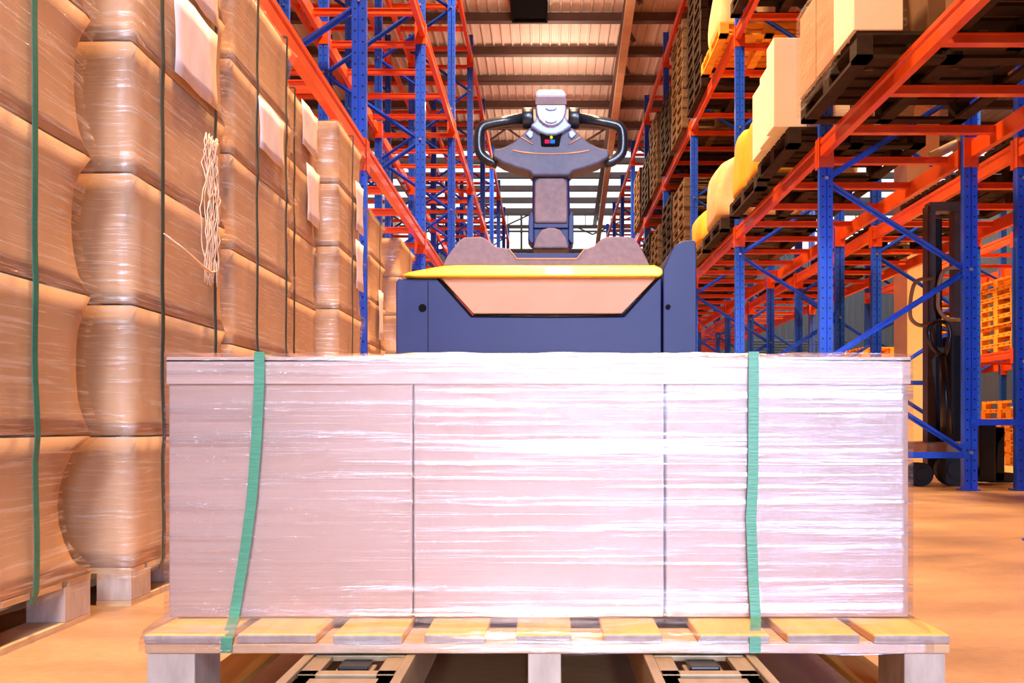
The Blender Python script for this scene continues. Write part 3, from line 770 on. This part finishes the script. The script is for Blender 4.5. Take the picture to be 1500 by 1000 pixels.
for s in (1, -1):
    b = MB(); b.tube(arc(hook(s), .045, 7), .0155, 16); b.build('loop_handle', M['black'], head)
    pts = [(807-s*26, 174), (807-s*42, 174)]
    a_, c_ = tq(*pts[0]), tq(*pts[1])
    b = MB(); b.tube([(a_[0], TO, a_[1]), (c_[0], TO, c_[1])], .032, 24); b.build('throttle_grip', M['black'], head, bevel=.004)

# ------------------------------------------------------------------ goods on the right-hand rack
SH = LR[0]+.212        # load level of the first beams
def carton(x0, x1, y0, y1, z0, z1, mat, label, group=None, cat='carton'):
    b = MB(); b.box(0, x1-x0, 0, y1-y0, 0, z1-z0)
    o = b.build('carton', M[mat], loc=(x0, y0, z0), bevel=.006)
    # tape along the middle of the face, a part
    if mat == 'card_white': return tag(o, label, cat, group)
    tb = MB(); tb.box((x1-x0)/2-.03, (x1-x0)/2+.03, -.002, 0.0005, (z1-z0)*.0+.01, (z1-z0)-.01); tb.build('tape', M['card_cap'], o)
    return tag(o, label, cat, group)
gA = 'pallets on the first level of the right rack'
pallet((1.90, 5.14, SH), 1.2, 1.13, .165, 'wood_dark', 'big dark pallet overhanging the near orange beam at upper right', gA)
pz = SH+.167
carton(1.88, 2.18, 5.13, 5.5, pz, pz+.55, 'card_white', 'white carton on the near corner of the big dark rack pallet')
carton(1.885, 2.3, 5.52, 5.86, pz, pz+.6, 'card_pale', 'wrapped brown carton behind the white one on big dark pallet')
carton(1.885, 2.3, 5.88, 6.24, pz, pz+.6, 'card_pale', 'farthest wrapped brown carton on the big dark rack pallet')
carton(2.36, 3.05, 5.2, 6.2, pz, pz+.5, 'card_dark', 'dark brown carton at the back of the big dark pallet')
b = MB(); 
rr = random.Random(5); n0, n1 = 14, 12
grid = [[b.bm.verts.new((1.868+rr.uniform(-.009, .005), 5.50+.77*i/n0, SH+.05+.74*j/n1)) for j in range(n1+1)] for i in range(n0+1)]
for i in range(n0):
    for j in range(n1): b.bm.faces.new([grid[i][j], grid[i+1][j], grid[i+1][j+1], grid[i][j+1]]).smooth = True
back = [[b.bm.verts.new((3.1, 5.50+.77*i, SH+.05+.74*j)) for j in (0, 1)] for i in (0, 1)]
b.bm.faces.new([grid[0][j] for j in range(n1+1)]+[back[0][1], back[0][0]]); b.bm.faces.new([grid[n0][j] for j in range(n1+1)]+[back[1][1], back[1][0]])
b.bm.faces.new([grid[i][n1] for i in range(n0+1)]+[back[1][1], back[0][1]])
tag(b.build('stretch_film', M['film_side']), 'shiny film round the brown cartons on the big dark pallet', 'film')
pallet((1.95, 6.75, SH), 1.1, 1.0, .15, 'wood_dark', 'dark pallet under the tall white cartons on the right rack', gA)
pz = SH+.152
carton(1.83, 2.10, 6.76, 6.98, pz+.0, pz+.72, 'card_white', 'tall white carton nearest the camera on the second rack pallet')
carton(1.86, 2.3, 7.0, 7.32, pz, pz+.62, 'card_white', 'middle white carton on the second rack pallet')
carton(1.88, 2.3, 7.34, 7.66, pz, pz+.60, 'card_white', 'farthest white carton on the second rack pallet')
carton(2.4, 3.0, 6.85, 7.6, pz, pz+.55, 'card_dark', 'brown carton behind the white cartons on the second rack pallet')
b = MB()
o = MB().box(0, .34, 0, .02, 0, .5).build('cardboard_sheet', M['card_white'], loc=(2.12, 6.80, pz+.002)); o.rotation_euler = (-0.05, 0, 0)
tag(o, 'cream cardboard sheet leaning on the tall white carton', 'cardboard sheet')
def sack(x0, x1, y0, y1, z0, z1, mat, label, seed, lean=0):
    rr = random.Random(seed); b = MB(); n = 24; rings = []
    cx, cy = (x0+x1)/2, (y0+y1)/2; a, c = (x1-x0)/2, (y1-y0)/2
    K = [(0, .93), (.06, .99), (.2, 1.02), (.45, 1.0), (.7, .97), (.86, .93), (.95, .8), (.99, .5), (1.0, .15)]
    ph = [rr.random()*6 for _ in range(6)]
    for t, s in K:
        ring = []
        for k in range(n):
            th = 2*PI*k/n; ct, st = math.cos(th), math.sin(th)
            e = .38; ux = math.copysign(abs(ct)**e, ct); uy = math.copysign(abs(st)**e, st)
            w = s*(1+.03*math.sin(3*th+ph[0]+t*5)+.02*math.sin(7*th+ph[1]-t*8))
            zz = z1-z0
            top = .12*math.sin(th+ph[2])*t*t
            ring.append(b.bm.verts.new((a*ux*w+lean*t, c*uy*w, zz*t*(1+top*.5))))
        rings.append(ring)
    for A_, B_ in zip(rings, rings[1:]):
        for k in range(n): b.bm.faces.new([A_[k], A_[(k+1)%n], B_[(k+1)%n], B_[k]]).smooth = True
    b.bm.faces.new(list(reversed(rings[0]))); b.bm.faces.new(rings[-1])
    o = b.build('bulk_bag', M[mat], loc=(cx, cy, z0), smooth=True, subsurf=1)
    return tag(o, label, 'sack', 'bulk bags on the right rack')
pallet((2.0, 7.98, SH), 1.1, 1.18, .15, 'wood_dark', 'dark pallet under the yellow sacks on the right rack', gA)
pz = SH+.152
sack(2.0, 2.5, 8.02, 8.52, pz, pz+.62, 'sack_yellow', 'near yellow sack beside the white cartons on the right rack', 1)
sack(2.0, 2.5, 8.56, 9.12, pz, pz+.72, 'sack_yellow', 'far yellow sack on the same pallet on the right rack', 2)
sack(2.54, 3.05, 8.1, 9.05, pz, pz+.6, 'sack', 'beige sack behind the two yellow sacks', 8)
pallet((2.02, 9.70, SH), 1.1, 1.16, .15, 'wood_dark', 'dark pallet under the pale bulk bag on the right rack', gA)
sack(2.0, 3.05, 9.75, 10.75, pz, pz+.80, 'sack', 'tall pale bulk bag bulging above the truck at right', 3)
pallet((2.04, 10.9, SH), 1.1, 1.16, .15, 'wood_mid', 'brown pallet under the low yellow bag behind the truck', gA)
sack(2.02, 3.0, 10.95, 11.95, pz, pz+.5, 'sack_yellow', 'low yellow bag just above the truck side guard', 4)
# underside pallets on first level (rest of both rows) ------------------------------
gU = 'dark pallets lying deep in the right racks'
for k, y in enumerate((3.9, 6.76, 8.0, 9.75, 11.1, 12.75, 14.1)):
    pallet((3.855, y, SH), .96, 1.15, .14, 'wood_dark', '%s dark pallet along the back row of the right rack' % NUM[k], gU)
pallet((2.25, .90, SH), 1.05, 1.3, .14, 'wood_dark', 'unseen dark pallet added beside the camera for shade, front row near half', gU)  # unseen pallets of the added bay, there to shade the racks
pallet((2.25, 2.3, SH), 1.05, 1.3, .14, 'wood_dark', 'unseen dark pallet added beside the camera for shade, front row far half', gU)
pallet((3.855, .90, SH), .96, 1.3, .14, 'wood_dark', 'unseen dark pallet added beside the camera for shade, back row near half', gU)
pallet((3.855, 2.3, SH), .96, 1.3, .14, 'wood_dark', 'unseen dark pallet added beside the camera for shade, back row far half', gU)
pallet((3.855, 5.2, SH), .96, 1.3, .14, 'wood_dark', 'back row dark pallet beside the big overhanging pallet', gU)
carton(2.3, 3.2, .95, 3.5, SH+.142, SH+1.3, 'card_dark', 'unseen long dark brown load added for shade on the nearest right bay')  # unseen load, added to keep light out of the rack
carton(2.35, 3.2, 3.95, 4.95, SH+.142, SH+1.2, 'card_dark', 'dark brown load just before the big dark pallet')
pallet((2.3, 3.86, SH), 1.0, 1.18, .14, 'wood_dark', 'dark pallet nearest the camera on the first right level', gU)
# dark deck boards resting on the support bars of level one
def stack_of_pallets(x, y, z, n, W, D, h, mat, where, group):
    for k in range(n):
        pallet((x+R.uniform(-.012, .012), y+R.uniform(-.012, .012), z+(h+.001)*k), W, D, h, mat, '%s pallet of the %s' % (ORD[k] if k < n-1 else 'topmost', where), group)
S2 = LR[1]+.212
gB = 'empty pallets stacked on the second level of the right rack'
places = ['stack nearest the yellow goods', 'next stack', 'third stack', 'fourth stack', 'fifth stack', 'sixth stack', 'seventh stack', 'eighth stack']
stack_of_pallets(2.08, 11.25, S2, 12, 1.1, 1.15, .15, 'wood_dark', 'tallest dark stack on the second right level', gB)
stack_of_pallets(2.08, 12.8, S2, 11, 1.1, 1.15, .15, 'wood_mid', 'second dark stack on the second right level', gB)
stack_of_pallets(2.08, 14.15, S2, 8, 1.1, 1.15, .15, 'wood_dark', 'third dark stack on the second right level', gB)
stack_of_pallets(2.08, 15.75, S2, 9, 1.1, 1.15, .15, 'wood_mid', 'fourth dark stack on the second right level', gB)
stack_of_pallets(2.08, 17.1, S2, 7, 1.1, 1.15, .15, 'wood_dark', 'fifth dark stack on the second right level', gB)
stack_of_pallets(2.08, 18.7, S2, 8, 1.1, 1.15, .15, 'wood_mid', 'farthest dark stack on the second right level', gB)
gC = 'empty pallets stacked on the first level behind the bags'
stack_of_pallets(2.1, 12.75, SH, 10, 1.1, 1.15, .15, 'wood_mid', 'near low stack under the second right level', gC)
stack_of_pallets(2.1, 14.1, SH, 11, 1.1, 1.15, .15, 'wood_dark', 'second low stack under the second right level', gC)
stack_of_pallets(2.1, 15.7, SH, 10, 1.1, 1.15, .15, 'wood_mid', 'third low stack under the second right level', gC)
stack_of_pallets(2.1, 17.1, SH, 11, 1.1, 1.15, .15, 'wood_dark', 'fourth low stack under the second right level', gC)
# second level, near: orange crate pallet and pale goods
pallet((2.02, 9.75, S2), 1.15, 1.2, .15, 'wood_orange', 'orange pallet under a pale bag on the second right level', gB)
sack(2.05, 3.0, 9.85, 10.8, S2+.152, S2+1.0, 'sack', 'pale bag high on the orange pallet', 6)
carton(2.12, 3.0, 8.1, 9.3, S2+.152, S2+.9, 'card_dark', 'dark brown load at the top edge on the second right level')
pallet((2.05, 8.05, S2), 1.1, 1.3, .15, 'wood_dark', 'dark pallet at the top edge on the second right level', gB)
pallet((2.3, 6.8, S2), 1.0, 1.15, .15, 'wood_dark', 'dark pallet overhead right of the tall white carton', gB)

# ------------------------------------------------------------------ stacker parked beyond the right racks
SD = 7.45; SS = SD/FPX
def sq(px, py, dy=0): return ((px-1378)*SS, dy, max(0.0, H0+(VY-py)*SS))
st = empty('hand_stacker', ((1378-VX)*SS, SD, 0), 'dark manual stacker with tall mast and loop handles behind the blue upright', 'stacker')
for px in (1361, 1400):
    b = MB(); x = sq(px, 0)[0]; b.prism([(x-.035, -.05), (x+.035, -.05), (x+.035, -.03), (x-.012, -.03), (x-.012, .03), (x+.035, .03), (x+.035, .05), (x-.035, .05)], .08, 2.45, 'z')
    b.build('mast_rail', M['mast'], st)
b = MB(); b.box(sq(1366,0)[0], sq(1379,0)[0], -.03, .02, .1, 2.35); b.build('lift_cylinder', M['black'], st, bevel=.02)
for zc in (1.12, 2.40):
    b = MB(); b.box(sq(1358,0)[0], sq(1402,0)[0], -.06, .05, zc, zc+.08); b.build('mast_cross_member', M['mast'], st)
p0, p1 = Vector(sq(1348, 240, -.2)), Vector(sq(1396, 216, -.2))
b = MB(); b.tube([p0, p1], .04, 16); b.cyl(p1-Vector((.02,0,0.01)), p1+Vector((.04,0,.03)), .08, 20); b.build('roller_arm', M['beige_rail'], st)
b = MB(); b.tube(arc([sq(1360,410,-.08), sq(1333,412,-.1), sq(1326,440,-.1), sq(1326,470,-.1), sq(1340,480,-.1), sq(1362,474,-.08)], .12), .017, 10); b.build('loop_handle', M['beige_rail'], st)
b = MB(); b.tube(arc([sq(1400,394,-.08), sq(1374,396,-.1), sq(1367,420,-.1), sq(1366,455,-.1), sq(1378,470,-.1), sq(1402,470,-.08)], .12), .017, 10); b.build('loop_handle', M['beige_rail'], st)
b = MB(); b.tube(arc([sq(1357,527,-.3), sq(1339,508,-.3), sq(1337,485,-.3), sq(1350,476,-.3), sq(1364,478,-.3), sq(1369,495,-.3), sq(1360,524,-.3)], .1), .02, 10); b.tube([sq(1357,524,-.3), sq(1364,600,-.27), sq(1371,655,-.2)], [.03,.045,.05], 10); b.build('pump_tiller', M['black'], st)
b = MB(); b.prism([(p[0], p[2]) for p in (sq(1330,662), sq(1332,648), sq(1400,645), sq(1400,662))], -.35, .3, 'y'); b.build('chassis', M['beige_rail'], st, bevel=.01)
for px, r_ in ((1374, .142), (1326, .10)):
    b = MB(); x = sq(px, 0)[0]
    b.cyl((x, -.33, r_), (x, -.22, r_), r_, 28); b.cyl((x, -.345, r_), (x, -.33, r_), r_*.55, 20)
    b.build('wheel', M['black_rubber'], st)
b = MB(); xa = sq(1427,0)[0]; 
b.box(xa, xa+.14, -.1, .1, .02, .52+.0); b.box(xa+.14, xa+.23, -.08, .08, .02, .50); b.prism([(p[0], p[2]) for p in (sq(1449,625), sq(1464,625), sq(1466,634), sq(1456,650), sq(1454,690), sq(1482,692), sq(1482,706), sq(1444,706))], -.08, .06, 'y')
b.box(sq(1380,0)[0], xa+.01, -.06, .06, .06, .14)
b.build('outrigger', M['black'], st, bevel=.01)
b = MB(); b.box(sq(1380,0)[0], sq(1402,0)[0], -.18, .02, .3, 1.3); b.build('pump_housing', M['black'], st, bevel=.02)

# ------------------------------------------------------------------ orange pallets in the next aisle
gO = 'orange pallets stacked across the next aisle'
def ostack(x, y, z, n, where): stack_of_pallets(x, y, z, n, 1.15, 1.1, .15, 'wood_orange', where, gO)
ostack(5.9, 9.7, 0, 5, 'low floor stack right of the blue upright')
ostack(7.25, 10.0, 1.66, 7, 'shelf stack right of the stacker')
ostack(7.25, 12.9, 0, 6, 'floor stack under the shelf at right')
ostack(7.25, 13.0, 1.66, 8, 'second shelf stack right of the stacker')
ostack(5.86, 15.6, 0, 13, 'tall floor stack left of the stacker')
ostack(5.86, 17.4, 0, 11, 'floor stack farther beyond the stacker')
ostack(7.25, 15.9, 1.66, 8, 'third shelf stack beyond the stacker')
carton(5.7, 6.1, 8.9, 9.3, 0, .75, 'wood_orange', 'orange crate box standing by the low orange pallet stack', cat='crate')

# ------------------------------------------------------------------ lamps and added lights
def area(name, loc, rot, sx, sy, power, col, spread=180):
    L = bpy.data.lights.new(name, 'AREA'); L.shape = 'RECTANGLE'; L.size = sx; L.size_y = sy; L.energy = power; L.color = col; L.spread = math.radians(spread)
    o = bpy.data.objects.new(name, L); COL.objects.link(o); o.location = loc; o.rotation_euler = rot; return o
WARM = (1.0, 0.62, 0.32)
def highbay(x, y, power, label):
    root = empty('high_bay_lamp', (x, y, 8.15), label, 'lamp', 'high bay lamps')
    b = MB(); b.tube([(0,0,.0), (0,0,.12), (0,0,.3), (0,0,.42)], [.26, .2, .09, .07], 24); b.build('reflector', M['clad'], root)
    b = MB(); b.cyl((0,0,-.012), (0,0,-.002), .22, 24); b.build('lens', M['lamp'], root)
    b = MB(); b.cyl((0,0,.42), (0,0,HR-8.15-.18), .012, 8); b.build('hanger', M['purlin'], root)
    area('lamp_light', (x, y, 8.1), (0, 0, 0), .5, .5, power, WARM, 140)
    area('roof_fill_light', (x, y, 8.62), (PI, 0, 0), .3, .3, 7, (1.0, .72, .5), 180)  # added light that brightens the roof
for k, (x, y) in enumerate(((-0.1, 1.2), (-0.1, 6.5), (-0.1, 11.5))):
    highbay(x, y, (520, 560, 500)[k], '%s round high bay lamp over the middle of the aisle' % ('first', 'second', 'third')[k])
area('aisle_light', (0.2, 20, 8.1), (0,0,0), .5, .5, 600, WARM, 140)
for yy in (14.5, 19, 23.5): area('roof_fill_light', (0.2, yy, 7.4), (PI,0,0), .8, .8, 50, (1.0, .74, .55))  # added roof fill, no lamp hangs at these spots
area('aisle_light', (6.1, 8.5, 7.0), (0,0,0), .6, .6, 500, (1, .55, .18), 100)
area('aisle_light', (6.1, 14.5, 7.0), (0,0,0), .6, .6, 500, (1, .55, .18), 100)
area('aisle_light', (-5.6, 12, 8.0), (0,0,0), .6, .6, 350, WARM, 120)
# unseen daylight behind the camera, plus two added aimed lights
def unseen_rear_light(x, z, sx, sz, y, power, col, tgt, spread):
    o = area('unseen_rear_light', (x, y, z), (0,0,0), sx, sz, power, col)
    d = Vector(tgt)-Vector((x, y, z)); o.rotation_euler = d.to_track_quat('-Z', 'Y').to_euler(); o.data.spread = math.radians(spread)
unseen_rear_light(2.95, 2.0, 1.4, 4.0, -6.0, 30, (0.42, 0.60, 1.0), (.75, 1.34, .9), 38)
unseen_rear_light(0.17, 2.0, .30, 4.0, -6.0, 8, (0.88, 0.88, 1.0), (.1, 1.34, .4), 16)
unseen_rear_light(3.6, 2.6, 1.0, 2.4, -6.5, 22, (0.36, 0.56, 1.0), (2.6, 6.7, 1.3), 30)  # added cool light to brighten the right blue uprights
unseen_rear_light(0.5, 5.6, 2.2, 1.4, -6.5, 40, (0.62, 0.74, 1.0), (-1.0, 2.6, 1.0), 34)  # added cool light for the near faces of the left stacks
w = bpy.data.worlds.new('world'); scene.world = w; w.use_nodes = True
bg = w.node_tree.nodes['Background']; bg.inputs[0].default_value = (0.80, 0.72, 0.78, 1); bg.inputs[1].default_value = 0.06

# ------------------------------------------------------------------ camera and view
cam = bpy.data.cameras.new('camera'); co = bpy.data.objects.new('camera', cam); COL.objects.link(co)
co.location = (0, 0, H0); co.rotation_euler = (PI/2, 0, 0)
cam.sensor_width = 36; cam.lens = 36*FPX/1500; cam.shift_x = -(VX-750)/1500; cam.shift_y = (VY-500)/1500
cam.clip_start = .02; cam.clip_end = 200
scene.camera = co
vs = scene.view_settings; scene.display_settings.display_device = 'sRGB'
vs.view_transform = 'Standard'; vs.look = 'None'; vs.gamma = 1; vs.use_curve_mapping = False; vs.exposure = 0.22
